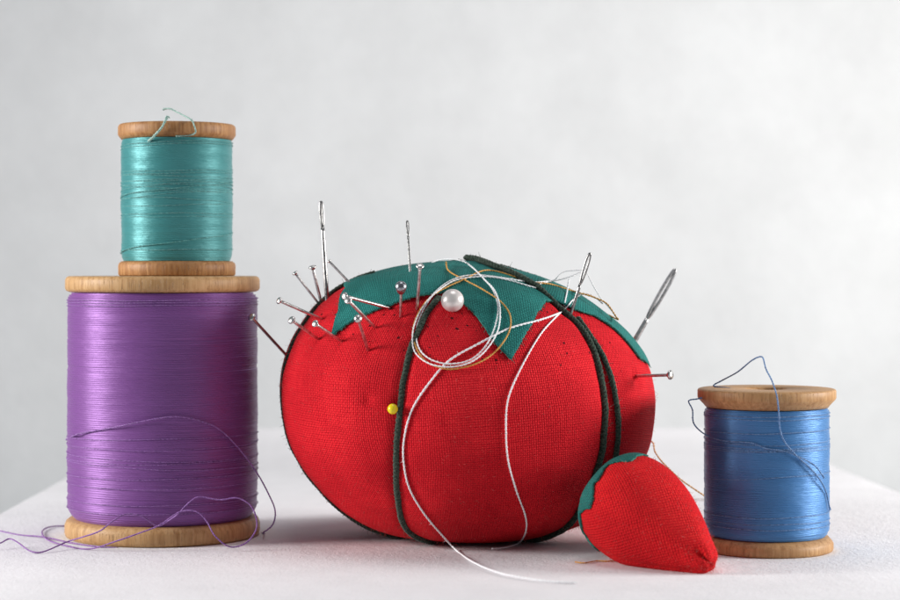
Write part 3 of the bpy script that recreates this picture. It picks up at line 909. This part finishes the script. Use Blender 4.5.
def ball_pin(name, label, px, py, rp, mat, off):
    p, ok = hit(bvhA, px, py); n = bvhA.find_nearest(p)[1]
    if n.dot(p-Vector((ctr[0], TY, 2.8))) < 0: n = -n
    d = p.y+40-off; R = rp*d/F; C = at(px, py, d)
    root = thing(name, label, 'pin', p)
    m = MB(); tube(m, [C, C+(p-C)+(p-C).normalized()*.3], .025, 10); m.build('shaft', M['metal'], root)
    m = MB(); sphere(m, C, R, 64, 40); m.build('head', mat, root)
ball_pin('pearl_pin', 'pin with large round white pearl head inside the thread loop', 452.5, 300.5, 11.5, M['pearl'], .36)
ball_pin('ball_pin', 'pin with small yellow ball head beside the left dark cord', 392.7, 409, 5.3, M['yellow'], .16)

def needle(label, top, entry, w, eye_len, r, dd, mat='needle'):
    p, ok = hit(bvhA, *entry); d0 = p.y+40
    Tp = at(top[0], top[1], d0+dd); ax_ = (p-Tp).normalized(); L = (p-Tp).length
    side = ax_.cross(Vector((0, 1, 0))).normalized()
    root = thing('sewing_needle', label, 'needle', p, 'sewing needles in the tomato')
    m = MB(); e0 = Tp+ax_*(eye_len+.02)
    pts = resample([e0, p+ax_*.5], .08); rr = []
    for q in pts:
        s = (q-e0).length; rr.append(r*(.85+.15*min(1, s/.4)))
    tube(m, pts, rr, 14); m.build('shaft', M[mat], root)
    m = MB(); wr = w/2; n = 48; ring_ = []
    for k in range(n):
        a = 2*PI*k/n; yy = .5*(1-math.cos(a)); s = eye_len*yy
        prof = math.sin(PI*min(1, max(0, yy)))**.38 if 0 < yy < 1 else 0
        # pointed toward the shaft, rounded at the crown
        wid = wr*prof*(1-.25*yy)
        ring_.append(Tp+ax_*(s+.0)+side*(wid if k < n/2 else -wid))
    ring_.append(ring_[0]); ring_.append(ring_[1])
    tube(m, catmull([tuple(q) for q in ring_], 3), r*.60, 8, False); m.build('eye', M[mat], root)
needle('tall steel needle standing upright at the left shoulder of the tomato', (321,202), (327,299), .062, .48, .043, .05)
needle('thin needle rising behind the middle of the green leaf', (407.3,221), (410,271), .042, .30, .024, .35)
needle('steel needle threaded with white thread beside the right cord', (590,253.5), (571,313), .072, .60, .034, -.15)
needle('thick needle with long open eye leaning right at the end of the right leaf', (675,270), (638,340), .100, 1.10, .056, .1, 'steel')

# ------------------------------------------------------------------ lights
def area(name, loc, target, size, energy, col):
    l = bpy.data.lights.new(name, 'AREA'); l.shape = 'RECTANGLE'; l.size = size[0]; l.size_y = size[1]; l.energy = energy; l.color = col
    o = bpy.data.objects.new(name, l); COL.objects.link(o); o.location = loc
    o.rotation_euler = (Vector(target)-Vector(loc)).to_track_quat('-Z', 'Y').to_euler(); return o
area('left_lamp', (-33, -7, 11), (-2, -7, 2.5), (9, 11), 13500, (1, .985, .97))
area('right_lamp', (34, -4.5, 10.3), (1, 1, 2.5), (13, 9), 14000, (1, .98, .96))
area('overhead_fill', (2, -2, 40), (1, 2, 0), (18, 18), 3500, (1, .99, .985))  # added fill light, brightens the table and tomato top
area('backdrop_fill', (25, 11, 12), (6, 30, 3), (8, 8), 1900, (1, .975, .93))  # added fill light, makes the bright patch on the backdrop
w = bpy.data.worlds.new('World'); sc.world = w; w.use_nodes = True
bgn = w.node_tree.nodes['Background']; bgn.inputs[0].default_value = (.80, .88, 1.0, 1); bgn.inputs[1].default_value = .185
